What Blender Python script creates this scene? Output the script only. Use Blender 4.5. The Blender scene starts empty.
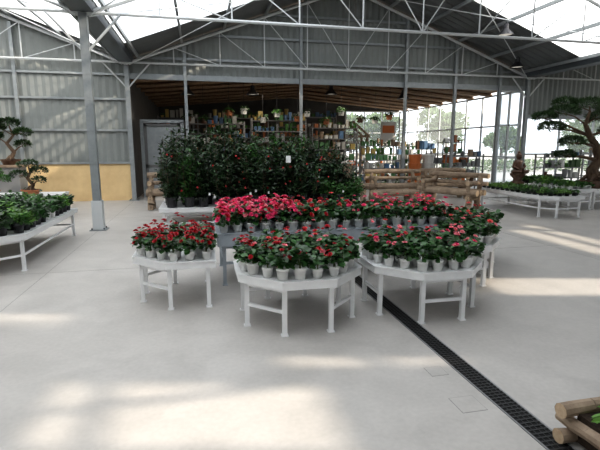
import bpy, math, random
import numpy as np
from mathutils import Vector
random.seed(7); rng=np.random.default_rng(7)
scene=bpy.context.scene
scene.view_settings.view_transform='Standard'
try: scene.view_settings.look='Medium High Contrast'
except Exception: pass
scene.view_settings.exposure=-0.06

# ---------------------------------------------------------------- materials
def mat(name,col,rough=0.6,metal=0.0,noise=None,scale=5.0,island=0.0,bump=0.0,emit=None,spec=0.5,stretch=None,transl=0.0):
    m=bpy.data.materials.new(name); m.use_nodes=True
    nt=m.node_tree; N=nt.nodes; L=nt.links; N.clear()
    out=N.new('ShaderNodeOutputMaterial'); p=N.new('ShaderNodeBsdfPrincipled')
    L.new(p.outputs[0],out.inputs[0])
    p.inputs['Base Color'].default_value=(*col,1); p.inputs['Roughness'].default_value=rough
    p.inputs['Metallic'].default_value=metal
    p.inputs['Specular IOR Level'].default_value=spec
    src=None
    if noise is not None or bump>0:
        tc=N.new('ShaderNodeTexCoord'); mp=N.new('ShaderNodeMapping')
        L.new(tc.outputs['Object'],mp.inputs[0])
        if stretch: mp.inputs['Scale'].default_value=stretch
        nz=N.new('ShaderNodeTexNoise'); nz.inputs['Scale'].default_value=scale; nz.inputs['Detail'].default_value=6
        nz.inputs['Roughness'].default_value=0.6
        L.new(mp.outputs[0],nz.inputs[0])
        if noise is not None:
            r=N.new('ShaderNodeValToRGB'); L.new(nz.outputs[0],r.inputs[0])
            r.color_ramp.elements[0].position=0.3; r.color_ramp.elements[1].position=0.7
            r.color_ramp.elements[0].color=(*noise,1); r.color_ramp.elements[1].color=(*col,1)
            src=r.outputs[0]
        if bump>0:
            b=N.new('ShaderNodeBump'); b.inputs['Strength'].default_value=bump; b.inputs['Distance'].default_value=0.02
            L.new(nz.outputs[0],b.inputs['Height']); L.new(b.outputs[0],p.inputs['Normal'])
    if island>0:
        g=N.new('ShaderNodeNewGeometry'); hs=N.new('ShaderNodeHueSaturation')
        mr=N.new('ShaderNodeMapRange'); mr.inputs['To Min'].default_value=1-island; mr.inputs['To Max'].default_value=1+island
        L.new(g.outputs['Random Per Island'],mr.inputs[0]); L.new(mr.outputs[0],hs.inputs['Value'])
        if src: L.new(src,hs.inputs['Color'])
        else: hs.inputs['Color'].default_value=(*col,1)
        src=hs.outputs[0]
    if src: L.new(src,p.inputs['Base Color'])
    if emit:
        p.inputs['Emission Color'].default_value=(*emit[0],1); p.inputs['Emission Strength'].default_value=emit[1]
    if transl>0:
        t=N.new('ShaderNodeBsdfTranslucent'); t.inputs[0].default_value=(*[min(1,c*1.6) for c in col],1)
        if src: L.new(src,t.inputs[0])
        mx=N.new('ShaderNodeMixShader'); mx.inputs[0].default_value=transl
        L.new(p.outputs[0],mx.inputs[1]); L.new(t.outputs[0],mx.inputs[2]); L.new(mx.outputs[0],out.inputs[0])
    return m

def glazing(name,transp,tint,tr=0.3):
    m=bpy.data.materials.new(name); m.use_nodes=True
    nt=m.node_tree; N=nt.nodes; L=nt.links; N.clear()
    out=N.new('ShaderNodeOutputMaterial'); a=N.new('ShaderNodeBsdfTransparent'); b=N.new('ShaderNodeBsdfTranslucent')
    a.inputs[0].default_value=(*tint,1); b.inputs[0].default_value=(0.9,0.95,1,1)
    mx=N.new('ShaderNodeMixShader'); mx.inputs[0].default_value=1-transp
    L.new(a.outputs[0],mx.inputs[1]); L.new(b.outputs[0],mx.inputs[2]); L.new(mx.outputs[0],out.inputs[0])
    return m

M={}
M['steel']=mat('galvanised_steel',(0.33,0.35,0.36),0.45,0.3,noise=(0.27,0.29,0.30),scale=8)
M['white_steel']=mat('white_steel',(0.62,0.64,0.65),0.45,0.1)
M['gutter']=mat('gutter_steel',(0.13,0.145,0.16),0.5,0.3)
M['roof']=mat('grey_roof_sheet',(0.17,0.18,0.185),0.6,0.1,noise=(0.13,0.14,0.145),scale=1.5)
M['clad']=mat('grey_cladding',(0.275,0.29,0.28),0.6,0.08,noise=(0.22,0.235,0.23),scale=1.2)
M['beige']=mat('sandstone_panel',(0.80,0.60,0.33),0.8,noise=(0.66,0.47,0.25),scale=2.5)
M['wood_ceil']=mat('brown_wood_ceiling',(0.30,0.20,0.125),0.7,noise=(0.20,0.13,0.08),scale=3,stretch=(6,0.5,1))
M['darkwall']=mat('dark_wall',(0.10,0.095,0.09),0.8,noise=(0.06,0.055,0.05),scale=2)
M['skyl']=glazing('polycarbonate_skylight',0.30,(0.95,0.97,1.0))
M['skyc']=glazing('added_clear_skylight',0.85,(0.95,0.97,1.0))
M['glass']=glazing('clear_glazing',0.86,(0.88,0.92,0.95))
M['table']=mat('aluminium_table',(0.82,0.82,0.82),0.45,0.1,noise=(0.76,0.765,0.77),scale=12)
M['trough']=mat('grey_trough',(0.46,0.50,0.54),0.5,0.1,noise=(0.38,0.42,0.46),scale=6)
M['pot']=mat('white_pot',(0.84,0.84,0.82),0.45,island=0.05)
M['blackpot']=mat('black_pot',(0.025,0.025,0.027),0.5)
M['terracotta']=mat('terracotta_pot',(0.42,0.17,0.08),0.7,noise=(0.3,0.11,0.05),scale=12)
M['brownpot']=mat('brown_glazed_pot',(0.13,0.07,0.045),0.35,noise=(0.07,0.035,0.02),scale=9)
M['soil']=mat('soil',(0.05,0.032,0.02),0.95,noise=(0.02,0.013,0.01),scale=60)
M['leaf']=mat('begonia_leaf',(0.036,0.100,0.026),0.38,island=0.6,transl=0.15)
M['leafd']=mat('shrub_leaf_dark',(0.027,0.058,0.021),0.38,island=0.65,transl=0.08)
M['leafg']=mat('fresh_green_leaf',(0.12,0.25,0.05),0.45,island=0.5,transl=0.25)
M['leafm']=mat('mid_green_leaf',(0.058,0.150,0.036),0.45,island=0.5,transl=0.2)
M['needle']=mat('pine_needles',(0.050,0.092,0.038),0.5,island=0.55,transl=0.1)
M['red']=mat('red_petal',(0.46,0.014,0.026),0.5,island=0.4,transl=0.2)
M['pink']=mat('pink_petal',(0.82,0.065,0.20),0.5,island=0.35,transl=0.3)
M['lpink']=mat('light_pink_petal',(0.88,0.28,0.33),0.5,island=0.3,transl=0.3)
M['coral']=mat('coral_petal',(0.76,0.095,0.10),0.5,island=0.35,transl=0.25)
M['stem']=mat('green_stem',(0.10,0.12,0.04),0.6)
M['bark']=mat('bark',(0.17,0.115,0.075),0.85,noise=(0.07,0.045,0.03),scale=14,bump=0.6,stretch=(1,1,0.35))
M['log']=mat('log_wood',(0.40,0.31,0.225),0.75,noise=(0.21,0.15,0.105),scale=7,bump=0.4)
M['logend']=mat('log_end_grain',(0.55,0.43,0.30),0.8,noise=(0.40,0.28,0.18),scale=25)
M['iron']=mat('dark_iron',(0.05,0.05,0.052),0.5,0.6)
M['drain_shade']=mat('drain_channel_shade',(0.008,0.008,0.008),0.9)
M['lamp']=mat('lamp_black',(0.04,0.04,0.045),0.4,0.3)
M['glow']=mat('lamp_diffuser',(0.6,0.6,0.58),0.4,emit=((1,0.93,0.8),0.4))
M['orange']=mat('orange_plastic',(0.55,0.17,0.05),0.5,island=0.25)
M['whitep']=mat('white_goods',(0.62,0.61,0.58),0.6,island=0.3)
M['blue']=mat('blue_goods',(0.10,0.18,0.30),0.5,island=0.3)
M['green']=mat('green_goods',(0.10,0.22,0.10),0.5,island=0.3)
M['yellow']=mat('yellow_goods',(0.50,0.38,0.14),0.5,island=0.2)
M['greyp']=mat('grey_goods',(0.20,0.20,0.20),0.6,island=0.4)
M['hedge']=mat('hedge_green',(0.20,0.27,0.14),0.8,island=0.5,transl=0.25)
M['stone']=mat('house_plaster',(0.78,0.76,0.72),0.9,noise=(0.7,0.68,0.63),scale=2)
M['tile']=mat('roof_tile',(0.38,0.16,0.09),0.8,noise=(0.28,0.11,0.06),scale=9)
M['ground']=mat('gravel_ground',(0.42,0.40,0.37),0.95,noise=(0.35,0.33,0.30),scale=3)
M['tag']=mat('white_label',(0.85,0.85,0.85),0.5)
M['joint']=mat('floor_joint',(0.29,0.28,0.265),0.9)

# concrete floor
def concrete():
    m=bpy.data.materials.new('polished_concrete'); m.use_nodes=True
    nt=m.node_tree; N=nt.nodes; L=nt.links; p=N['Principled BSDF']
    tc=N.new('ShaderNodeTexCoord')
    n1=N.new('ShaderNodeTexNoise'); n1.inputs['Scale'].default_value=0.4; n1.inputs['Detail'].default_value=6; n1.inputs['Roughness'].default_value=0.55
    n2=N.new('ShaderNodeTexNoise'); n2.inputs['Scale'].default_value=30; n2.inputs['Detail'].default_value=5
    n3=N.new('ShaderNodeTexNoise'); n3.inputs['Scale'].default_value=2.6; n3.inputs['Detail'].default_value=9; n3.inputs['Distortion'].default_value=0.8
    for n in (n1,n2,n3): L.new(tc.outputs['Object'],n.inputs[0])
    r=N.new('ShaderNodeValToRGB'); L.new(n1.outputs[0],r.inputs[0])
    r.color_ramp.elements[0].position=0.32; r.color_ramp.elements[1].position=0.68
    r.color_ramp.elements[0].color=(0.455,0.43,0.405,1); r.color_ramp.elements[1].color=(0.515,0.49,0.465,1)
    r3=N.new('ShaderNodeValToRGB'); L.new(n3.outputs[0],r3.inputs[0])
    r3.color_ramp.elements[0].position=0.33; r3.color_ramp.elements[1].position=0.62
    r3.color_ramp.elements[0].color=(0.90,0.90,0.90,1); r3.color_ramp.elements[1].color=(1.02,1.02,1.02,1)
    r2=N.new('ShaderNodeValToRGB'); L.new(n2.outputs[0],r2.inputs[0])
    r2.color_ramp.elements[0].color=(0.88,0.88,0.88,1); r2.color_ramp.elements[1].color=(1.09,1.09,1.09,1)
    a=N.new('ShaderNodeMix'); a.data_type='RGBA'; a.blend_type='MULTIPLY'; a.inputs[0].default_value=1
    b=N.new('ShaderNodeMix'); b.data_type='RGBA'; b.blend_type='MULTIPLY'; b.inputs[0].default_value=1
    L.new(r.outputs[0],a.inputs[6]); L.new(r3.outputs[0],a.inputs[7]); L.new(a.outputs[2],b.inputs[6]); L.new(r2.outputs[0],b.inputs[7])
    L.new(b.outputs[2],p.inputs['Base Color'])
    mr=N.new('ShaderNodeMapRange'); mr.inputs['To Min'].default_value=0.42; mr.inputs['To Max'].default_value=0.6
    L.new(n3.outputs[0],mr.inputs[0]); L.new(mr.outputs[0],p.inputs['Roughness'])
    p.inputs['Specular IOR Level'].default_value=0.4
    return m
M['concrete']=concrete()

# ---------------------------------------------------------------- mesh builder
class MB:
    def __init__(s): s.v=[];s.f=[];s.m=[];s.n=0;s.mats=[]
    def mi(s,k):
        if k not in s.mats: s.mats.append(k)
        return s.mats.index(k)
    def add(s,V,F,k):
        V=np.asarray(V,float); i=s.mi(k)
        s.v.append(V); s.f.extend([tuple(int(a)+s.n for a in f) for f in F]); s.m.extend([i]*len(F)); s.n+=len(V)
    def box(s,c,d,k,rz=0.0):
        x,y,z=[a/2 for a in d]
        V=np.array([(i*x,j*y,l*z) for i in(-1,1) for j in(-1,1) for l in(-1,1)])
        if rz:
            cs,sn=math.cos(rz),math.sin(rz); V=V@np.array([[cs,sn,0],[-sn,cs,0],[0,0,1]])
        s.add(V+np.array(c),[(0,1,3,2),(4,6,7,5),(0,4,5,1),(2,3,7,6),(0,2,6,4),(1,5,7,3)],k)
    def cyl(s,p0,p1,r0,r1,k,n=8,capk=None,jit=0):
        p0=np.array(p0,float);p1=np.array(p1,float);d=p1-p0;d/=np.linalg.norm(d)+1e-9
        a=np.array([0,0,1.]) if abs(d[2])<0.9 else np.array([1.,0,0])
        u=np.cross(d,a);u/=np.linalg.norm(u);w=np.cross(d,u)
        th=np.arange(n)*2*math.pi/n
        ring=np.outer(np.cos(th),u)+np.outer(np.sin(th),w)
        if jit: ring=ring*(1+rng.uniform(-jit,jit,(n,1)))
        s.add(np.vstack([p0+ring*r0,p1+ring*r1]),[(i,(i+1)%n,n+(i+1)%n,n+i) for i in range(n)],k)
        if capk is not False:
            ck=capk or k
            s.add(p0+ring*r0,[tuple(range(n-1,-1,-1))],ck); s.add(p1+ring*r1,[tuple(range(n))],ck)
    def tube(s,pts,rads,k,n=8):
        for i in range(len(pts)-1):
            s.cyl(pts[i],pts[i+1],rads[i],rads[i+1],k,n,False)
            if i: s.ball(pts[i],rads[i],k)
    def ball(s,c,r,k,n=8,m=5,sc=(1,1,1)):
        prof=[(r*math.sin(math.pi*i/m),-r*math.cos(math.pi*i/m)) for i in range(m+1)]
        V=[];F=[]
        for pr,pz in prof:
            for j in range(n):
                a=2*math.pi*j/n; V.append((c[0]+pr*math.cos(a)*sc[0],c[1]+pr*math.sin(a)*sc[1],c[2]+pz*sc[2]))
        for i in range(m):
            for j in range(n): F.append((i*n+j,i*n+(j+1)%n,(i+1)*n+(j+1)%n,(i+1)*n+j))
        s.add(V,F,k)
    def lathe(s,c,prof,k,n=12,sc=(1,1)):
        V=[];F=[]
        for pr,pz in prof:
            for j in range(n):
                a=2*math.pi*j/n; V.append((c[0]+pr*math.cos(a)*sc[0],c[1]+pr*math.sin(a)*sc[1],c[2]+pz))
        for i in range(len(prof)-1):
            for j in range(n): F.append((i*n+j,i*n+(j+1)%n,(i+1)*n+(j+1)%n,(i+1)*n+j))
        s.add(V,F,k)
    def inst(s,T,F,P,R,S,k):
        T=np.asarray(T,float); m=len(P)
        V=np.einsum('mij,mnj->mni',R,T[None]*S[:,None,:])+P[:,None,:]
        n=len(T); i=s.mi(k); base=s.n
        s.v.append(V.reshape(-1,3))
        for q in range(m):
            o=base+q*n
            for f in F: s.f.append(tuple(a+o for a in f))
        s.m.extend([i]*(m*len(F))); s.n+=m*n
    def build(s,name,smooth=False):
        me=bpy.data.meshes.new(name); me.from_pydata(np.vstack(s.v).tolist(),[],s.f)
        for k in s.mats: me.materials.append(M[k])
        me.polygons.foreach_set('material_index',s.m)
        if smooth: me.polygons.foreach_set('use_smooth',[True]*len(s.f))
        me.update()
        o=bpy.data.objects.new(name,me); scene.collection.objects.link(o); return o

def basis(d,nrm):
    d=d/np.linalg.norm(d,axis=1,keepdims=True)
    x=np.cross(d,nrm); x/=np.linalg.norm(x,axis=1,keepdims=True)+1e-9
    z=np.cross(x,d)
    return np.stack([x,d,z],axis=2)
LEAF_T=[(0,0,0),(0.34,0.18,0.06),(0.48,0.5,0.08),(0.3,0.82,0.04),(0,1.0,-0.08),(-0.3,0.82,0.04),(-0.48,0.5,0.08),(-0.34,0.18,0.06),(0,0.5,-0.02)]
LEAF_F=[(0,1,2,8),(8,2,3,4),(8,4,5,6),(0,8,6,7)]
SLEAF_T=[(0,0,0),(0.5,0.45,0.1),(0,1,-0.05),(-0.5,0.45,0.1)]
SLEAF_F=[(0,1,2),(0,2,3)]
PET_T=[(0,0,0),(0.42,0.45,0.1),(0.3,0.95,0.22),(-0.3,0.95,0.22),(-0.42,0.45,0.1)]
PET_F=[(0,1,2,3,4)]

def pot(mb,x,y,z,r,h,k,n=10):
    mb.lathe((x,y,z),[(0,0.001),(r*0.76,0.001),(r*0.93,h*0.8),(r,h*0.8),(r,h),(r*0.88,h),(r*0.86,h*0.86),(0,h*0.86)],k,n)

def dome_leaves(mb,x,y,z,R,H,n,ll,lw,k,droop=0.25,big=True,lo=-0.15):
    a=rng.uniform(0,2*math.pi,n); th=np.arccos(rng.uniform(lo,1,n)); sc=rng.uniform(0.55,1.0,n)
    nx=np.sin(th)*np.cos(a); ny=np.sin(th)*np.sin(a); nz=np.cos(th)
    P=np.stack([x+R*sc*nx*0.7,y+R*sc*ny*0.7,z+H*sc*nz*0.85],1)
    a2=a+rng.normal(0,0.6,n)
    D=np.stack([np.cos(a2),np.sin(a2),-droop+rng.normal(0.1,0.35,n)],1)
    Nn=np.stack([nx*0.7,ny*0.7,nz+0.5],1)+rng.normal(0,0.25,(n,3))
    s=rng.uniform(0.75,1.2,n)
    S=np.stack([lw*s,ll*s,ll*s],1)
    if big: mb.inst(LEAF_T,LEAF_F,P,basis(D,Nn),S,k)
    else: mb.inst(SLEAF_T,SLEAF_F,P,basis(D,Nn),S,k)

def flower(mb,c,r,k,nrm):
    nrm=np.array(nrm,float); nrm/=np.linalg.norm(nrm)
    a=np.array([0,0,1.]) if abs(nrm[2])<0.9 else np.array([1.,0,0])
    u=np.cross(nrm,a);u/=np.linalg.norm(u);w=np.cross(nrm,u)
    D=[];S=[];NN=[]
    for layer,(q,up,sz) in enumerate([(6,0.15,1),(5,0.7,0.75),(3,1.6,0.5)]):
        for i in range(q):
            t=2*math.pi*(i+0.5*layer)/q+random.random()*0.3
            D.append(u*math.cos(t)+w*math.sin(t)+nrm*up); NN.append(nrm); S.append((r*sz*1.0,r*sz,r*sz))
    D=np.array(D);mb.inst(PET_T,PET_F,np.repeat(np.array([c],float),len(D),0),basis(D,np.array(NN)),np.array(S),k)

def begonia(mb,x,y,z,fk,nf,s=1.0,pk='pot',fs=0.032):
    pot(mb,x,y,z,0.055*s,0.098*s,pk)
    R=0.096*s*random.uniform(0.8,1.12);H=0.150*s*random.uniform(0.75,1.25)
    mb.cyl((x,y,z+0.08*s),(x,y,z+0.17*s),0.008,0.006,'stem',5,False)
    dome_leaves(mb,x,y,z+0.108*s,R,H,38,0.066*s,0.060*s,'leaf',droop=0.03,lo=0.02)
    for i in range(nf):
        a=random.uniform(0,6.28);th=random.uniform(0,1.3)
        nx,ny,nz=math.sin(th)*math.cos(a),math.sin(th)*math.sin(a),math.cos(th)
        c=(x+R*0.95*nx,y+R*0.95*ny,z+0.11*s+H*1.10*nz+random.uniform(-0.01,0.03))
        k=fk if isinstance(fk,str) else random.choice(fk)
        flower(mb,c,fs*random.uniform(0.7,1.15),k,(nx*0.8,ny*0.8-0.2,nz+0.3))

def octagon(cx,cy,R): return [(cx+R*math.cos(math.radians(22.5+45*i)),cy+R*math.sin(math.radians(22.5+45*i))) for i in range(8)]
def inset(poly,d):
    n=len(poly);out=[]
    for i in range(n):
        p0=Vector(poly[i-1]);p1=Vector(poly[i]);p2=Vector(poly[(i+1)%n])
        e1=(p1-p0).normalized();e2=(p2-p1).normalized()
        n1=Vector((-e1.y,e1.x));n2=Vector((-e2.y,e2.x))
        b=(n1+n2); b=b/ max(0.3,(1+n1.dot(n2)))
        out.append((p1.x+b.x*d,p1.y+b.y*d))
    return out
def area(poly): return sum(poly[i-1][0]*poly[i][1]-poly[i][0]*poly[i-1][1] for i in range(len(poly)))/2
def inside(p,poly):
    c=False;n=len(poly)
    for i in range(n):
        x1,y1=poly[i-1];x2,y2=poly[i]
        if (y1>p[1])!=(y2>p[1]) and p[0]<(x2-x1)*(p[1]-y1)/(y2-y1)+x1: c=not c
    return c

TD=0.0005
def display_table(poly,z=0.5,rim=0.075,k='table',legs=None,bar=True,name='display_table',legw=0.04):
    mb=MB(); n=len(poly)
    inn=inset(poly,0.022); lip=inset(poly,-0.008)
    def ring(A,za,B,zb,flip=False):
        V=[(p[0],p[1],za) for p in A]+[(p[0],p[1],zb) for p in B]
        F=[(i,(i+1)%n,n+(i+1)%n,n+i) for i in range(n)]
        mb.add(V,F,k)
    ring(poly,z-rim,poly,z-0.012); ring(poly,z-0.012,lip,z-0.012); ring(lip,z-0.012,lip,z); ring(lip,z,inn,z); ring(inn,z,inn,z-TD)
    ring(poly,z-rim,inset(poly,0.05),z-rim)
    mb.add([(p[0],p[1],z-TD) for p in inn],[tuple(range(n))],k)
    mb.add([(p[0],p[1],z-rim+0.004) for p in poly],[tuple(range(n-1,-1,-1))],k)
    lp=inset(poly,0.075)
    idx=legs if legs is not None else range(n)
    for i in idx:
        x,y=lp[i]; mb.box((x,y,(z-rim)/2),(legw,legw,z-rim),k)
        mb.box((x,y,0.006),(legw*1.5,legw*1.5,0.012),k)
    if bar:
        idx=list(idx)
        for q in range(len(idx)):
            i=idx[q];j=idx[(q+1)%len(idx)]
            if bar=='alt' and q%2: continue
            a=Vector((*lp[i],z*0.42));b=Vector((*lp[j],z*0.42)); d=b-a
            mb.box((a+b)/2,(d.length,0.022,0.03),k,math.atan2(d.y,d.x))
            mb.box(((a+b)/2).to_tuple()[:2]+(z-rim-0.02,),(d.length,0.03,0.04),k,math.atan2(d.y,d.x))
    return mb.build(name)

def pot_points(poly,sp,first=0.075):
    pts=[];d=first
    while True:
        q=inset(poly,d)
        if area(q)<=0.02 or any(not inside(p,poly) for p in q): break
        n=len(q)
        per=[(Vector(q[i]),Vector(q[(i+1)%n])) for i in range(n)]
        tot=sum((b-a).length for a,b in per); cnt=max(3,int(tot/sp)); off=0;step=tot/cnt;t=0
        for a,b in per:
            L=(b-a).length
            while t<=L+1e-6 and L>0:
                p=a.lerp(b,min(1,t/L)); 
                if all((p-r).length>sp*0.72 for r in pts): pts.append(p)
                t+=step
            t-=L
        d+=sp*0.95
    return pts

# ---------------------------------------------------------------- building
XL,XR,RID=-1.97,11.5,4.77; EAVE,RH=4.12,6.6
SL=(RH-EAVE)/(RID-XL); YB=14.57
W=XR-XL
def roofz(x):
    while x<XL: x+=W
    while x>XR: x-=W
    return EAVE+SL*(W/2-abs(x-RID))
Y0=-7.0

fl=MB()
fl.add([(-16,-14,0),(26,-14,0),(26,27,0),(-16,27,0)],[(0,1,2,3)],'concrete')
fl.build('floor')
g=MB(); g.add([(-90,-90,-0.06),(110,-90,-0.06),(110,110,-0.06),(-90,110,-0.06)],[(0,1,2,3)],'ground'); g.build('ground_outdoor')
jt=MB()
for x in (-1.97,5.6,9.3): jt.box((x,6,0.0005),(0.006,26,0.001),'joint')
for y in (1.35,6.2,10.9): jt.box((5,y,0.0005),(26,0.006,0.001),'joint')
jt.build('floor_expansion_joints')

# roof
SKY=[(-1.75,3.4,0.5,12.7),
  (7.0,11.2,8.9,11.9),
  (7.3,8.4,-2.95,-2.3),(8.3,9.2,-2.0,-1.86),(9.9,11.3,-0.3,0.35),(6.5,7.1,-1.2,-0.95),(9.6,10.2,-3.0,-2.8),  # unseen openings, added and placed to throw sun patches on the floor
  (11.8,14.2,1.2,3.3),(12.5,16.5,5.0,9.0),
  (-8.0,-2.3,6.0,13.9),(-8.0,-2.3,-5.0,3.5),(-14,-9.3,2,11),(-1.75,3.4,-5.5,-2.5)]  # includes unseen panels to the left and behind, added for ambient light
ADDED_CLEAR={2,3,4,5,6,7}  # added openings that let direct sun through
def slope(x0,x1,mo,mg):
    xs={x0,x1};ys={Y0,YB+0.1}
    R=[(*r,i) for i,r in enumerate(SKY) if r[1]>x0 and r[0]<x1]
    for r in R:
        for a in r[:2]:
            if x0<a<x1: xs.add(a)
        ys.add(r[2]);ys.add(r[3])
    xs=sorted(xs);ys=sorted(ys)
    for i in range(len(xs)-1):
        for j in range(len(ys)-1):
            a,b,c,d=xs[i],xs[i+1],ys[j],ys[j+1];cx,cy=(a+b)/2,(c+d)/2
            gl=[r for r in R if r[0]<=cx<=r[1] and r[2]<=cy<=r[3]]
            def zz(x): 
                return roofz(x+ (1e-6 if x==x0 else -1e-6 if x==x1 else 0))
            za,zb=zz(a),zz(b)
            if gl:
                mg.add([(a,c,za),(b,c,zb),(b,d,zb),(a,d,za)],[(0,1,2,3)],'skyc' if gl[0][4] in ADDED_CLEAR else 'skyl')
            else:
                bp=[c]+[q*0.15 for q in range(math.ceil(c/0.15),math.floor(d/0.15)+1) if c<q*0.15<d]+[d]
                V=[];F=[]
                for y in bp:
                    o=0.035 if int(round(y/0.15))%2 else 0.0
                    V+= [(a,y,za+o),(b,y,zb+o)]
                for q in range(len(bp)-1): F.append((2*q,2*q+1,2*q+3,2*q+2))
                mo.add(V,F,'roof')
mo=MB();mg=MB()
for base in (XL-W,XL,XR):
    slope(base,base+W/2,mo,mg); slope(base+W/2,base+W,mo,mg)
mo.build('ceiling'); mg.build('ceiling_skylight_panels')

# structure
st=MB()
def rod(a,b,r,k='steel',n=6): st.cyl(a,b,r,r,k,n)
def truss(base,y):
    xl,xr=base,base+W;xm=base+W/2
    zt=lambda x: EAVE+SL*(W/2-abs(x-xm))-0.14
    st.cyl((xl,y,zt(xl)),(xm,y,zt(xm)),0.042,0.042,'white_steel',6)
    st.cyl((xm,y,zt(xm)),(xr,y,zt(xr)),0.042,0.042,'white_steel',6)
    st.cyl((xl,y,EAVE-0.1),(xr,y,EAVE-0.1),0.032,0.032,'white_steel',6)
    N=10
    xs=[xl+W*i/N for i in range(N+1)]
    for i in range(1,N):
        st.cyl((xs[i],y,EAVE-0.1),(xs[i],y,zt(xs[i])),0.017,0.017,'white_steel',5)
    for i in range(N):
        a,b=(xs[i],xs[i+1]) if i<N//2 else (xs[i+1],xs[i])
        if i not in(0,N-1): st.cyl((a,y,zt(a)),(b,y,EAVE-0.1),0.014,0.014,'white_steel',5)
for base in (XL-W,XL,XR):
    for y in (-6.2,-1.03,4.17,9.37,14.35): truss(base,y)
    for q in range(6):
        for sgn in (0,1):
            x=base+0.35+q*(W/2-0.5)/5.0
            if sgn: x=2*(base+W/2)-x
            z=roofz(x)-0.06
            st.box((x,(Y0+YB)/2,z),(0.055,YB-Y0,0.09),'steel')
    for (ya,yb) in ((4.17,9.37),(9.37,14.35)):
        for s in (0,1):
            xa,xb=(base+0.1,base+W/2) if not s else (base+W-0.1,base+W/2)
            za,zb=roofz(xa)-0.2,roofz(xb)-0.2
            rod((xa,ya,za),(xb,yb,zb),0.013,'white_steel');rod((xa,yb,za),(xb,ya,zb),0.013,'white_steel')
for x in (XL-W,XL,XR,XR+W):
    st.box((x,(Y0+YB)/2,EAVE+0.0),(0.38,YB-Y0,0.20),'gutter')
st.build('roof_truss_structure')
for x in (XL-W,XL,XR,XR+W):
    for y in (-6.2,-1.03,4.17,9.37,14.45):
        p=MB(); big=0.14 if y<14 else 0.12
        p.box((x,y,2.0),(big,big,4.0),'steel'); p.box((x,y,0.01),(0.3,0.3,0.02),'steel')
        for dx in(-.11,.11):
            for dy in(-.11,.11): p.cyl((x+dx,y+dy,0.02),(x+dx,y+dy,0.05),0.012,0.012,'iron',6)
        if x==XL and y==9.37:
            p.box((x,y,0.3),(0.19,0.19,0.56),'white_steel')
        for sx in(-1,1): p.cyl((x,y,3.3),(x+sx*0.65,y,4.02),0.025,0.025,'white_steel',6)
        p.build('steel_column')

def ribwall(mb,x0,x1,y,z0,ztop,k='clad',pitch=0.2):
    V=[];F=[]
    xs=sorted(set([x0,x1]+[round(q*pitch/2,4) for q in range(math.ceil(x0/(pitch/2)),math.floor(x1/(pitch/2))+1)]+([RID] if x0<RID<x1 else [])))
    for i,x in enumerate(xs):
        o=0.03 if int(round(x/(pitch/2)))%2 else 0.0
        V+=[(x,y+o,z0),(x,y+o,ztop(x))]
    for i in range(len(xs)-1): F.append((2*i,2*i+2,2*i+3,2*i+1))
    mb.add(V,F,k)
wb=MB()
ribwall(wb,XL,XR,YB,3.65,lambda x:roofz(x)-0.01)
ribwall(wb,XL-W,XL,YB,1.12,lambda x:roofz(x)-0.01)
ribwall(wb,XR,XR+W,YB,2.7,lambda x:roofz(x)-0.01)
wb.box((XL-W/2,YB+0.05,0.56),(W,0.12,1.12),'beige')
for z in (4.2,4.9,5.6):
    half=(RH-z)/SL
    wb.box((RID,YB-0.05,z),(min(W,2*half)-0.2,0.05,0.07),'steel')
wb.box((RID,YB-0.03,3.66),(W,0.1,0.16),'steel')
for z in (1.14,2.1,3.0,3.7): wb.box((XL-W/2,YB-0.04,z),(W,0.05,0.06),'steel')
wb.box((XR+W/2,YB-0.03,2.7),(W,0.1,0.12),'steel')
for x in (-8.5,-4.95): wb.box((x,YB-0.05,2.5),(0.09,0.09,5.0),'steel')
wb.build('wall_back')
wf=MB()  # unseen wall behind the camera, added to darken the foreground floor
for a,b in ((XL-W,XL),(XL,2.5),(6.5,XR),(XR,XR+W)): ribwall(wf,a,b,Y0-0.02,0,lambda x:roofz(x)-0.01)
ribwall(wf,2.5,6.5,Y0-0.02,3.2,lambda x:roofz(x)-0.01)
wf.build('wall_front_light_block')
for x in (-0.32,3.23,6.8,8.62,10.35):
    p=MB(); h=roofz(x)-0.15; p.box((x,14.42,h/2),(0.09,0.09,h),'steel'); p.box((x,14.42,0.01),(0.2,0.2,0.02),'steel'); p.build('gable_column')
wl=MB()
wl.add([(XL-W,Y0,0),(XL-W,YB,0),(XL-W,YB,EAVE),(XL-W,Y0,EAVE)],[(0,1,2,3)],'clad'); wl.build('wall_left')

def glazed(mb,p0,p1,z0,z1,nx,nz,fk='white_steel',fw=0.06):
    p0=Vector((*p0,0));p1=Vector((*p1,0));d=p1-p0;L=d.length;rz=math.atan2(d.y,d.x)
    mb.add([(p0.x,p0.y,z0),(p1.x,p1.y,z0),(p1.x,p1.y,z1),(p0.x,p0.y,z1)],[(0,1,2,3)],'glass')
    for i in range(nx+1):
        c=p0.lerp(p1,i/nx); mb.box((c.x,c.y,(z0+z1)/2),(fw,fw,z1-z0),fk,rz)
    for j in range(nz+1):
        c=(p0+p1)/2; mb.box((c.x,c.y,z0+(z1-z0)*j/nz),(L,fw,fw),fk,rz)
wd=MB(); glazed(wd,(XR+0.1,YB),(XR+W,YB),0.05,2.65,9,2); wd.build('window_1')
wd=MB(); glazed(wd,(10.42,YB+0.02),(XR-0.08,YB+0.02),0.05,3.55,2,3); wd.build('window_2')
wd=MB(); glazed(wd,(XR,YB+0.2),(XR,25),0.05,3.6,9,3); wd.build('window_3')
wd=MB(); glazed(wd,(8.2,25),(XR,25),0.05,3.6,3,3); wd.build('window_4')
wd=MB(); glazed(wd,(XR+W,Y0),(XR+W,YB),0.05,4.0,14,3); wd.build('window_5')

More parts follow.
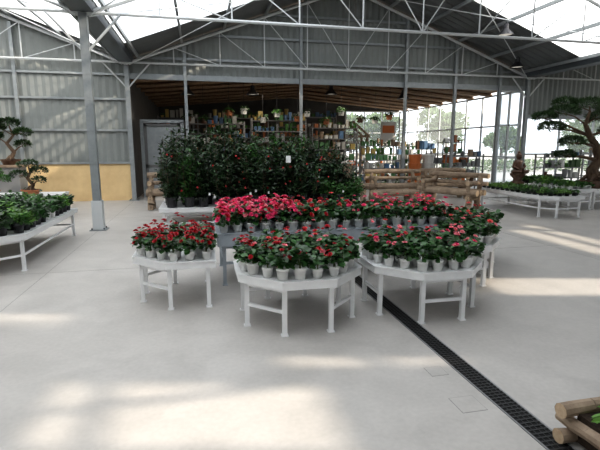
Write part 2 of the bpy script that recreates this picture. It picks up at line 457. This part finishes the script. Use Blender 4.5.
# shop behind
sh=MB()
cz=lambda x: 3.72+0.085*(W/2-abs(x-RID))
xs=[XL,RID,XR]
sh.add([(x,y,cz(x)) for x in xs for y in(YB+0.15,25.1)],[(0,1,3,2),(2,3,5,4)],'wood_ceil')
for q in range(9):
    y=YB+0.7+q*1.25
    for a,b in((XL,RID),(RID,XR)):
        sh.cyl((a,y,cz(a)-0.08),(b,y,cz(b)-0.08),0.07,0.07,'wood_ceil',4)
sh.build('ceiling_shop')
sh=MB(); 
sh.add([(XL,25.1,0),(8.2,25.1,0),(8.2,25.1,4.4),(XL,25.1,4.4)],[(0,1,2,3)],'darkwall')
sh.add([(8.2,25.1,3.6),(XR,25.1,3.6),(XR,25.1,4.4),(8.2,25.1,4.4)],[(0,1,2,3)],'darkwall'); sh.build('wall_shop_back')
sh=MB(); sh.add([(XL,YB,0),(XL,25.1,0),(XL,25.1,3.75),(XL,YB,3.75)],[(0,1,2,3)],'darkwall'); sh.build('wall_shop_left')
d=MB()
for x in(-1.75,-0.5): d.box((x,15.4,1.2),(0.1,0.1,2.4),'steel')
d.box((-1.12,15.4,2.42),(1.35,0.1,0.1),'steel'); d.box((-1.12,15.42,1.18),(1.15,0.03,2.3),'steel')
for x in(-1.65,-0.6): d.box((x,15.4,1.18),(0.09,0.05,2.3),'greyp')
for z in(0.1,1.0,2.3): d.box((-1.12,15.4,z),(1.15,0.05,0.09),'greyp')
d.build('door_1')

def shelf(x,y,w,h,levels,rz=0,kinds=('whitep','orange','green','greyp','terracotta','greyp','brownpot','log','whitep','yellow','leafm','whitep','blue'),fk='greyp',dens=0.92):
    mb=MB();cs,sn=math.cos(rz),math.sin(rz)
    T=lambda a,b:(x+a*cs-b*sn,y+a*sn+b*cs)
    for a in(-w/2,w/2):
        for b in(-0.22,0.22): mb.box((*T(a,b),h/2),(0.045,0.045,h),fk,rz)
    for l in range(levels):
        z=0.15+(h-0.25)*l/(levels-1) if levels>1 else h
        mb.box((*T(0,0),z),(w,0.48,0.03),fk,rz)
        a=-w/2+0.08; k=random.choice(kinds)
        gap=(h-0.25)/(max(1,levels-1))
        while a<w/2-0.1:
            if random.random()<0.35: k=random.choice(kinds)
            s=random.uniform(0.06,0.12)
            if random.random()<dens:
                hh=random.uniform(0.12,min(0.38,gap*0.85))
                for b in(-0.12,):
                    q=random.random()
                    if q<0.4: pot(mb,*T(a+s,b),z+0.015,s*0.9,hh,k,8)
                    elif q<0.6:
                        pot(mb,*T(a+s,b),z+0.015,s*0.7,hh*.5,k,8); dome_leaves(mb,*T(a+s,b),z+hh*.5,s*1.1,hh*.6,14,.12,.06,'leafm',big=False)
                    else: mb.box((*T(a+s,b),z+0.015+hh/2),(s*1.6,0.16,hh),k,rz)
            a+=2*s+0.02
    return mb.build('shop_shelf')
for (x,y,w,h,l) in [(0.7,18.5,2.2,2.6,7),(3.2,18.5,2.2,2.75,7),(5.7,19.0,2.0,2.5,6),(1.9,22.8,3,3.1,7),(5.4,22.8,3,3.2,7),(-0.8,20,1.6,2.9,7),(8.8,23.6,2.2,1.9,5),(10.6,21.8,1.2,1.7,5),(7.9,18.8,2.3,1.75,5),(10.1,17.2,1.7,1.45,4),(6.9,16.6,1.5,1.2,4),(9.9,19.4,1.5,1.6,4),
   (12.6,13.9,1.6,1.35,4),(14.6,13.9,1.8,1.5,4),(16.8,13.9,1.8,1.4,4),(9.9,15.6,1.3,1.35,4),(10.9,18.4,.9,1.9,5)]:
    shelf(x,y,w,h,l)
b=MB(); b.box((8.9,20.6,2.25),(0.75,0.04,1.1),'whitep'); b.box((8.9,20.57,2.45),(0.6,0.01,0.35),'orange'); 
for a in(-.3,.3): b.cyl((8.9+a,20.6,0),(8.9+a,20.6,1.8),0.03,0.03,'log',6)
b.build('shop_sign_board')
for (x,y) in ((8.15,16.2),(8.75,16.3)):
    b=MB()
    for l in range(4): b.lathe((x,y,l*.33),[(0,0.0),(.2,0),(.24,.28),(.26,.28),(.26,.33),(0,.33)],'orange' if x<8.5 else 'whitep',12)
    b.build('stacked_plant_pots')
b=MB()
for a in(-.7,.7):
    for c in(-.4,.4): b.box((7.0+a,20.6+c,1.05),(0.09,0.09,2.1),'log')
for c in(-.4,.4):
    b.cyl((6.2,20.6+c,2.1),(7.0,20.6+c,2.75),0.05,0.05,'log',6); b.cyl((7.8,20.6+c,2.1),(7.0,20.6+c,2.75),0.05,0.05,'log',6); b.box((7.0,20.6+c,2.1),(1.6,0.08,0.1),'log')
b.cyl((7.0,20.1,2.75),(7.0,21.1,2.75),0.05,0.05,'log',6)
b.build('wooden_garden_arbour')
b=MB(); b.box((4.3,16.3,0.5),(2.4,0.7,1.0),'log'); b.box((4.3,16.3,1.03),(2.6,0.8,0.05),'whitep'); b.box((4.0,16.3,1.25),(0.4,0.05,0.35),'lamp'); b.cyl((4.0,16.32,1.05),(4.0,16.32,1.2),0.03,0.03,'lamp'); b.build('sales_counter')
hb=MB()
for i in range(13):
    x=-.3+i*.66+random.uniform(-.15,.15);y=random.uniform(17.3,17.7); z=random.uniform(2.5,2.95)
    hb.cyl((x,y,z+.1),(x,y,cz(x)),.006,.006,'lamp',4); pot(hb,x,y,z-.1,.14,.2,random.choice(['whitep','brownpot','terracotta'])); dome_leaves(hb,x,y,z+.08,.22,.2,50,.13,.07,random.choice(['leafm','leafd','leafd']),droop=.6,big=False)
hb.build('hanging_plant_baskets')

def lampobj(x,y,z,top):
    m=MB(); m.cyl((x,y,z+0.3),(x,y,top),0.012,0.012,'lamp',5)
    m.lathe((x,y,z),[(0.0,0.32),(0.07,0.31),(0.08,0.18),(0.2,0.04),(0.24,0),(0.22,0.0),(0.18,0.05)],'lamp',14)
    m.lathe((x,y,z),[(0,0.03),(0.18,0.03)],'glow',14); m.build('pendant_lamp')
lampobj(8.6,11.9,4.72,roofz(8.6)-0.1); lampobj(10.2,13.4,4.15,roofz(10.2)-0.1)
lampobj(1.9,16.2,3.4,cz(1.9)); lampobj(-0.3,16.2,3.35,cz(-.3)); lampobj(4.8,16.4,3.5,cz(4.8)); lampobj(7.6,16.3,3.4,cz(7.6))
for (x,y) in ((2.4,16.9),(6,17.2),(2,20.5)):  # added fill light for the shop, separate from the pendant lamps
    ld=bpy.data.lights.new('shop_fill_light','AREA'); ld.energy=30; ld.size=1.2; ld.color=(1,0.9,0.75)
    lo=bpy.data.objects.new('shop_fill_light',ld); lo.location=(x,y,3.55); scene.collection.objects.link(lo)

# ---------------------------------------------------------------- drain
dr=MB(); dx=1.84; y0,y1=0.6,13.5
dr.box((dx,(y0+y1)/2,0.0012),(0.135,y1-y0,0.0015),'drain_shade')  # flat strip, shade of the channel put into its near-black colour
for s in(-1,1): dr.box((dx+s*0.072,(y0+y1)/2,0.003),(0.012,y1-y0,0.005),'greyp')
for s in(-1,0,1): dr.box((dx+s*0.035,(y0+y1)/2,0.004),(0.007,y1-y0,0.004),'iron')
y=y0
while y<y1: dr.box((dx,y,0.004),(0.13,0.012,0.005),'iron'); y+=0.034
dr.build('floor_drain_grate')
for (x,y,w) in ((1.60,2.32,0.17),(1.62,2.75,0.13)):
    m=MB(); m.box((x,y,0.0008),(w,w,0.001),'joint'); m.box((x,y,0.001),(w-0.006,w-0.006,0.0014),'concrete'); m.build('floor_access_cover')

# ---------------------------------------------------------------- main display
B=octagon(0.87,4.10,0.62);C=octagon(2.15,4.10,0.62)
A=[(-.70,4.74),(-.36,4.40),(.12,4.40),(.12,5.45),(-.36,5.45),(-.70,5.1)]
E=[(2.86,4.42),(3.22,4.42),(3.56,4.74),(3.56,5.04),(2.86,5.04)]
D=[(.17,5.1),(3.2,5.1),(3.2,6.15),(.17,6.15)]
F2=[(3.32,5.12),(3.75,5.12),(4.05,5.4),(4.05,6.0),(3.32,6.0)]
display_table(B,bar='alt',legs=[0,3,4,5,6,7,1,2]);display_table(C,legs=[5,6,7,0,1,2,3,4],bar='alt');display_table(A,bar='alt');display_table(E,bar='alt')
display_table(D,z=0.63,rim=0.15,k='trough');display_table(F2,bar='alt')
R=random.random
def fill(poly,z,fk,nf,sp=0.152,s=1.0,name='potted_begonias',fs=0.032):
    mb=MB()
    for p in pot_points(poly,sp):
        k,q=fk(p) if callable(fk) else (fk,nf)
        begonia(mb,p.x+random.uniform(-.008,.008),p.y+random.uniform(-.008,.008),z-TD,k,q,s*random.uniform(0.88,1.08),fs=fs)
    return mb.build(name,True)
fill(A,0.5,lambda p:('red',random.randint(5,8)),0,fs=0.028,s=.95)
fill(B,0.5,lambda p:(('coral','lpink','red') if R()<.45 else 'red',random.randint(1,4) if R()<.75 else 0),0,fs=.028)
fill(C,0.5,lambda p:(('pink','coral','lpink','lpink'),random.randint(1,3) if R()<.65 else 0),0,fs=.028)
fill(E,0.5,lambda p:(('coral','lpink'),random.randint(0,2)),0)
fill(F2,0.5,lambda p:(('coral','red'),random.randint(0,1)),0)
def dk(p):
    if p.x<1.15: return (('pink','pink','lpink','red'),random.randint(7,12))
    if p.x<1.75: return (('coral','red'),random.randint(0,3))
    return (('coral','pink','lpink'),random.randint(0,4))
fill(D,0.63,dk,0,sp=0.162,s=1.05,fs=0.036)

# ---------------------------------------------------------------- shrub block
for (x0,x1,y0,y1) in ((-.75,1.2,8.45,9.5),(1.3,3.2,8.45,9.5),(-.75,1.2,9.65,10.7),(1.3,3.2,9.65,10.7)):
    display_table([(x0,y0),(x1,y0),(x1,y1),(x0,y1)],z=0.5,bar=True)
sh=MB()
def shrub(mb,x,y,z,h,r,k='leafd',ll=0.1,pk='blackpot'):
    pot(mb,x,y,z,0.11,0.19,pk,10)
    nb=8
    P=[];Dv=[]
    for i in range(nb):
        a=random.uniform(0,6.28);q=random.uniform(0.25,1.15)*r; hh=h*random.uniform(0.5,1.05)
        e=np.array([x+q*math.cos(a),y+q*math.sin(a),z+hh]); s0=np.array([x,y,z+.14]); mid=(s0+e)/2+np.array([q*.45*math.cos(a),q*.45*math.sin(a),-.05*h])
        mb.cyl(s0,mid,.008,.006,'bark',4,False); mb.cyl(mid,e,.006,.003,'bark',4,False)
        m=74
        t=rng.uniform(0.06,1.02,m)[:,None]
        pt=(1-t)**2*s0+2*t*(1-t)*mid+t*t*e+rng.normal(0,0.045,(m,3)); P.append(pt)
        aa=rng.uniform(0,6.28,m); Dv.append(np.stack([np.cos(aa),np.sin(aa),np.clip(rng.normal(.3,.45,m),-.5,2)],1))
    P=np.vstack(P);P[:,2]=np.maximum(P[:,2],z+.11);Dv=np.vstack(Dv);n=len(P)
    Nn=np.array([0,0,1.])+rng.normal(0,0.4,(n,3)); s=rng.uniform(0.7,1.25,n)
    mb.inst(SLEAF_T,SLEAF_F,P,basis(Dv,Nn),np.stack([ll*0.5*s,ll*s,ll*s],1),k)
for i in range(12):
    for j in range(6):
        x=-.56+i*0.325+random.uniform(-.04,.04); y=8.60+j*0.39
        if 9.4<y<9.75: y=9.36 if y<9.57 else 9.8
        h=random.uniform(0.7,1.3) if j<2 else random.uniform(1.05,1.52)
        if x>2.5: h*=0.78
        if x>2.9: h*=0.8
        if j==0 and x>2.2: shrub(sh,x,y,0.5,.45,.16,'leafm',.07); continue
        shrub(sh,x,y,0.5,h,0.24,'leafm' if R()<.08 else 'leafd')
for i in range(26):
    c=(random.uniform(-.6,2.9),8.42+random.uniform(0,.1),random.uniform(.8,1.5)); flower(sh,c,0.02,random.choice(['red','coral']),(0,-1,.3))
sh.box((1.63,8.36,1.38),(0.09,0.01,0.13),'tag')
for i in range(6): sh.box((random.uniform(-.5,3.1),8.46,random.uniform(.68,.8)),(0.035,0.006,0.05),'tag')
sh.build('potted_camellia_shrubs')

# ---------------------------------------------------------------- left tables
LT=[(-2.75,5.85),(-2.22,6.35),(-2.22,8.9),(-3.7,8.9),(-4.2,8.4),(-4.2,6.35),(-3.7,5.85)]
display_table(LT)
mb=MB()
for p in pot_points(LT,0.22,0.11):
    pk='blackpot' if R()<.6 else 'pot'
    pot(mb,p.x,p.y,0.5-TD,0.075,0.12,pk)
    dome_leaves(mb,p.x,p.y,0.62,0.13*random.uniform(.8,1.1),0.23*random.uniform(.6,1.35),66,0.075,0.048,random.choice(['leafm','leafm','leafg','leaf','leafd']),droop=-0.2)
mb.build('potted_green_plants',True)
LT2=[(-5.6,10.7),(-3.1,10.7),(-3.1,11.8),(-5.6,11.8)]
display_table(LT2,z=0.55)
mb=MB()
for i in range(11):
    for j in range(3):
        x=-5.4+i*0.21;y=10.9+j*0.3
        if abs(x+3.7)<0.45 or abs(x+4.55)<0.45: continue
        pot(mb,x,y,0.55-TD,0.07,0.11,'blackpot'); dome_leaves(mb,x,y,0.65,0.13,0.13,45,0.08,0.05,random.choice(['leafm','leafg']),droop=-0.2)
mb.build('potted_green_plants',True)

def pad(mb,c,r,n,ls,k,flat=0.45,wr=0.35):
    a=rng.uniform(0,2*math.pi,n);cz_=rng.uniform(-0.6,1,n);q=rng.uniform(0.5,1,n)**0.5
    sr=np.sqrt(1-np.clip(cz_,-1,1)**2)
    P=np.stack([c[0]+r*q*sr*np.cos(a),c[1]+r*q*sr*np.sin(a),c[2]+r*flat*q*cz_],1)
    Dv=np.stack([np.cos(a)*sr,np.sin(a)*sr,cz_+0.5],1)+rng.normal(0,0.4,(n,3))
    Nn=rng.normal(0,0.5,(n,3))+np.array([0,0,1.0])
    s=rng.uniform(0.7,1.3,n); mb.inst(SLEAF_T,SLEAF_F,P,basis(Dv,Nn),np.stack([ls*wr*s,ls*s,ls*s],1),k)

def bonsai(x,y,z,pts,rads,pads,potdim,pk,leafk,ls,npad,name='bonsai_tree',flat=0.45,wr=0.5):
    mb=MB(); w,d_,h=potdim
    mb.lathe((x,y,z),[(0,0.0),(w*0.36,0.0),(w*0.38,0.02),(w*0.46,h*0.8),(w*0.5,h*0.82),(w*0.5,h),(w*0.44,h),(w*0.43,h*0.88),(0,h*0.9)],pk,16,(1,d_/w))
    mb.lathe((x,y,z+h*0.9),[(w*0.43,0),(w*0.2,0.03),(0,0.05)],'soil',12,(1,d_/w))
    P=[(x+p[0],y+p[1],z+h*0.9+p[2]) for p in pts]; mb.tube(P,rads,'bark',8)
    for i in range(5):
        a=i*1.26; mb.cyl((P[0][0]+math.cos(a)*rads[0]*2,P[0][1]+math.sin(a)*rads[0]*2,P[0][2]),(P[0][0],P[0][1],P[0][2]+rads[0]*1.6),rads[0]*0.2,rads[0]*0.6,'bark',6)
    for (bi,px,py,pz,pr) in pads:
        c=(x+px,y+py,z+h*0.9+pz); b0=P[bi]; r0=rads[bi]*0.5
        mid=((b0[0]+c[0])/2,(b0[1]+c[1])/2+0.02,(b0[2]+c[2])/2+0.12*pr)
        mb.tube([b0,mid,(c[0],c[1],c[2]-pr*0.15)],[r0,r0*0.65,r0*0.3],'bark',6)
        for q in range(3):
            aa=random.uniform(0,6.28); e=(c[0]+pr*0.6*math.cos(aa),c[1]+pr*0.6*math.sin(aa),c[2]); mb.cyl((c[0],c[1],c[2]-pr*0.15),e,r0*0.3,r0*0.12,'bark',5,False)
        pad(mb,c,pr,int(npad*(pr/0.3)**1.2),ls,leafk,flat,wr)
    return mb.build(name)
bonsai(-3.70,11.1,0.551,[(0,0,0),(.06,0,.12),(-.04,0,.26),(.03,0,.4),(0,0,.52)],[.05,.042,.034,.025,.015],
  [(4,0,0,.56,.2),(2,-.2,0,.34,.17),(3,.2,.03,.42,.17),(1,.2,-.05,.22,.13)],(.42,.3,.12),'terracotta','leafd',.06,420)
bonsai(-4.5,11.1,0.551,[(0,0,0),(-.05,0,.1),(.04,0,.22),(0,0,.34)],[.05,.04,.03,.02],
  [(3,0,0,.42,.24),(2,-.2,0,.28,.18),(1,.22,0,.25,.18)],(.4,.28,.12),'terracotta','leafm',.07,420)
ped=MB(); ped.box((-4.8,13.2,0.55),(0.5,0.5,1.1),'greyp'); ped.box((-4.8,13.2,1.12),(0.6,0.6,0.06),'log'); ped.build('plant_pedestal')
bonsai(-4.8,13.2,1.151,[(0,0,0),(.1,0,.2),(-.05,0,.42),(.12,0,.62),(.05,0,.85)],[.06,.05,.04,.03,.018],
  [(4,.05,0,.93,.24),(3,.34,0,.70,.2),(2,-.34,0,.60,.22),(3,-.25,.05,.83,.18),(1,.33,0,.40,.17)],(.5,.35,.14),'brownpot','leafd',.08,450)

# ---------------------------------------------------------------- right tables
R1=[(7.6,8.9),(7.9,8.6),(8.6,8.6),(8.6,11.2),(7.6,11.2)]
display_table(R1)
mb=MB()
for p in pot_points(R1,0.19,0.1):
    pot(mb,p.x,p.y,0.5-TD,0.06,0.07,'blackpot'); dome_leaves(mb,p.x,p.y,0.56,0.10,0.07*random.uniform(.7,1.5),40,0.06,0.03,random.choice(['leafm','leafd','leafg']),droop=-0.4)
mb.build('potted_succulents',True)
R2=[(9.1,9.6),(9.9,9.6),(9.9,11.2),(9.1,11.2)]
R2b=[(9.95,9.7),(11.2,9.7),(11.2,10.9),(9.95,10.9)]
display_table(R2,z=0.55); display_table(R2b,z=0.50)
mb=MB()
for p in pot_points(R2,0.2,0.1):
    pot(mb,p.x,p.y,0.55-TD,0.07,0.09,'pot'); dome_leaves(mb,p.x,p.y,0.62,0.12,0.10,50,0.07,0.05,random.choice(['leafg','leafg','leafm']),droop=-0.4)
mb.build('potted_green_plants',True)
R3=[(9.2,11.6),(10.9,11.6),(10.9,12.7),(9.2,12.7)]
display_table(R3)
mb=MB()
for p in pot_points(R3,0.2,0.1):
    if p.x<9.9: continue
    pot(mb,p.x,p.y,0.5-TD,0.07,0.09,'blackpot'); dome_leaves(mb,p.x,p.y,0.58,0.12,0.16,50,0.08,0.04,random.choice(['leafm','leafd','leafg']),droop=-0.4)
mb.build('potted_green_plants',True)
R4=[(12.0,10.6),(14.5,10.6),(14.5,11.8),(12.0,11.8)]
display_table(R4)
mb=MB()
for p in pot_points(R4,0.22,0.1):
    pot(mb,p.x,p.y,0.5-TD,0.07,0.09,'pot'); dome_leaves(mb,p.x,p.y,0.58,0.13,0.18,50,0.09,0.06,random.choice(['leafg','leafm','leafg']),droop=-0.4)
mb.build('potted_green_plants',True)
bonsai(10.5,10.3,0.5,[(0,0,0),(-.10,0,.28),(.10,0,.55),(.0,0,.9),(-.28,0,1.2),(-.45,0,1.5),(-.35,0,1.85)],[.16,.14,.12,.10,.08,.055,.03],
  [(6,-.4,0,2.0,.40),(5,-1.15,0,1.82,.36),(4,-1.4,.1,1.42,.32),(5,.1,0,1.7,.40),(4,.5,0,1.35,.36),(3,.75,0,.95,.34),(3,-.9,-.1,1.05,.30),(2,-1.0,0,.70,.24),(6,-.9,.3,2.08,.28),(5,.6,.3,1.95,.34),(4,-1.65,.1,1.68,.27)],
  (.95,.65,.22),'brownpot','needle',.09,640,name='bonsai_pine_tree',flat=0.38,wr=0.28)

s=MB(); sx,sy,sz=9.45,12.0,0.5
s.lathe((sx,sy,sz),[(0,0),(.20,0),(.21,.05),(.13,.10),(.12,.16),(.22,.26),(.23,.32),(0,.33)],'brownpot',14)
s.lathe((sx,sy,sz+.32),[(.20,0),(.21,.06),(.15,.12),(.13,.22),(.155,.32),(.13,.38),(.05,.42),(.045,.45)],'brownpot',14,(1,.75))
s.ball((sx,sy,sz+.83),.095,'brownpot',12,8,(.9,.95,1.12)); s.ball((sx,sy+.01,sz+.95),.045,'brownpot')
for e in(-1,1):
    s.tube([(sx+e*.13,sy,sz+.66),(sx+e*.20,sy-.03,sz+.52),(sx+e*.07,sy-.13,sz+.44)],[.045,.038,.03],'brownpot')
    s.tube([(sx+e*.09,sy-.02,sz+.38),(sx+e*.24,sy-.10,sz+.37),(sx+e*.03,sy-.19,sz+.36)],[.07,.06,.04],'brownpot')
    s.ball((sx+e*.085,sy,sz+.82),.022,'brownpot',6,4,(.5,.8,1.6))
s.cyl((sx,sy-.09,sz+.84),(sx,sy-.11,sz+.81),.012,.018,'brownpot',6)
s.build('seated_buddha_statue',True)

# ---------------------------------------------------------------- log furniture
def log(mb,a,b,r,n=10,taper=.9):
    a=np.array(a,float);b=np.array(b,float);k=5
    pts=[a+(b-a)*i/k+(rng.normal(0,r*.10,3) if 0<i<k else 0) for i in range(k+1)]
    rr=[r*(1-(1-taper)*i/k)*random.uniform(.93,1.07) for i in range(k+1)]
    for i in range(k): mb.cyl(pts[i],pts[i+1],rr[i],rr[i+1],'log',n,False)
    mb.cyl(pts[0]-(b-a)*.002,pts[0],rr[0],rr[0],'logend',n); mb.cyl(pts[-1],pts[-1]+(b-a)*.002,rr[-1],rr[-1],'logend',n)
def logbench(x,y,w,rz,h=0.45,back=True,dp=0.55,name='rustic_log_bench'):
    mb=MB();cs,sn=math.cos(rz),math.sin(rz);T=lambda a,b,z:(x+a*cs-b*sn,y+a*sn+b*cs,z)
    for b in(-dp*.33,0,dp*.33): log(mb,T(-w/2,b,h),T(w/2,b,h),.085)
    for a in(-w*.38,w*.38):
        log(mb,T(a,-dp*.4,0.02),T(a,-dp*.35,h-.05),.085); log(mb,T(a,dp*.4,0.02),T(a,dp*.35,h-.05),.085)
        log(mb,T(a,-dp*.5,h-.14),T(a,dp*.5,h-.14),.06)
        if back:
            log(mb,T(a,dp*.45,h-.1),T(a,dp*.6,h+.45),.065); log(mb,T(a,-dp*.45,h),T(a,-dp*.45,h+.2),.055); log(mb,T(a,-dp*.55,h+.24),T(a,dp*.6,h+.24),.06)
    if back:
        log(mb,T(-w/2,dp*.6,h+.42),T(w/2,dp*.6,h+.42),.075); log(mb,T(-w/2,dp*.55,h+.22),T(w/2,dp*.55,h+.22),.055)
    return mb.build(name)
logbench(6.55,10.9,1.75,-1.1)
logbench(5.75,12.7,1.7,-0.15)
logbench(7.6,12.9,1.5,-0.1)
logbench(-.95,12.2,.8,0.0,h=.45,dp=.5)
logbench(4.0,12.3,1.3,0.2,h=.5,back=False,dp=.7,name='rustic_log_table')
logbench(5.0,11.0,1.2,0.1,h=.42,back=False,dp=.45,name='rustic_log_stool')

mb=MB(); bx,by=2.10,1.70
for l in range(3):
    z=.045+l*.075
    if l%2==0:
        for b in(-.17,.17): log(mb,(bx-.24,by+b,z),(bx+.24,by+b,z),.04)
    else:
        for a in(-.17,.17): log(mb,(bx+a,by-.24,z),(bx+a,by+.24,z),.04)
mb.box((bx,by,.10),(.30,.30,.16),'soil')
dome_leaves(mb,bx,by,.2,.13,.07,36,.11,.04,'leafg',droop=0.3)
mb.build('log_planter')

# ---------------------------------------------------------------- outdoors
def tree(x,y,h,r):
    mb=MB(); mb.tube([(x,y,-.06),(x+.1,y,h*.3),(x,y,h*.6)],[.18,.14,.08],'bark')
    for i in range(9):
        a=random.uniform(0,6.28);q=random.uniform(0,r*.7); pad(mb,(x+q*math.cos(a),y+q*math.sin(a),h*random.uniform(.5,.95)),r*.55,260,.35,'hedge',.8,.5)
    mb.build('outdoor_tree')
for (x,y,h,r) in ((18,31,4,1.7),(14,34,3.6,1.5),(34,34,5,2.2),(22,30,2.6,1.1),(30,31,2.8,1.2),(39,32,5,2.0),(10.5,31,3.4,1.4)): tree(x,y,h,r)
hd=MB()
for i in range(54): pad(hd,(13+i*.5,26.5+random.uniform(-.3,.3),.3),.5,110,.2,'hedge',.9,.5)
hd.build('outdoor_hedge')

# ---------------------------------------------------------------- lights
w=bpy.data.worlds.new('World'); scene.world=w; w.use_nodes=True
bg=w.node_tree.nodes['Background']; bg.inputs[0].default_value=(0.94,0.97,1,1); bg.inputs[1].default_value=2.1
sd=bpy.data.lights.new('sun','SUN'); sd.energy=7.5; sd.angle=math.radians(0.9); sd.color=(1,0.87,0.70)
so=bpy.data.objects.new('sun',sd); scene.collection.objects.link(so)
dirv=Vector((-.727,.476,-.5)); so.rotation_euler=dirv.to_track_quat('-Z','Y').to_euler(); so.location=(20,-15,20)

cam=bpy.data.cameras.new('camera'); co=bpy.data.objects.new('camera',cam); scene.collection.objects.link(co)
cam.lens=27; cam.sensor_width=36; cam.clip_end=300
co.location=(0,0,1.6); co.rotation_euler=(math.radians(90-9.8),0,math.radians(-12.5))
scene.camera=co
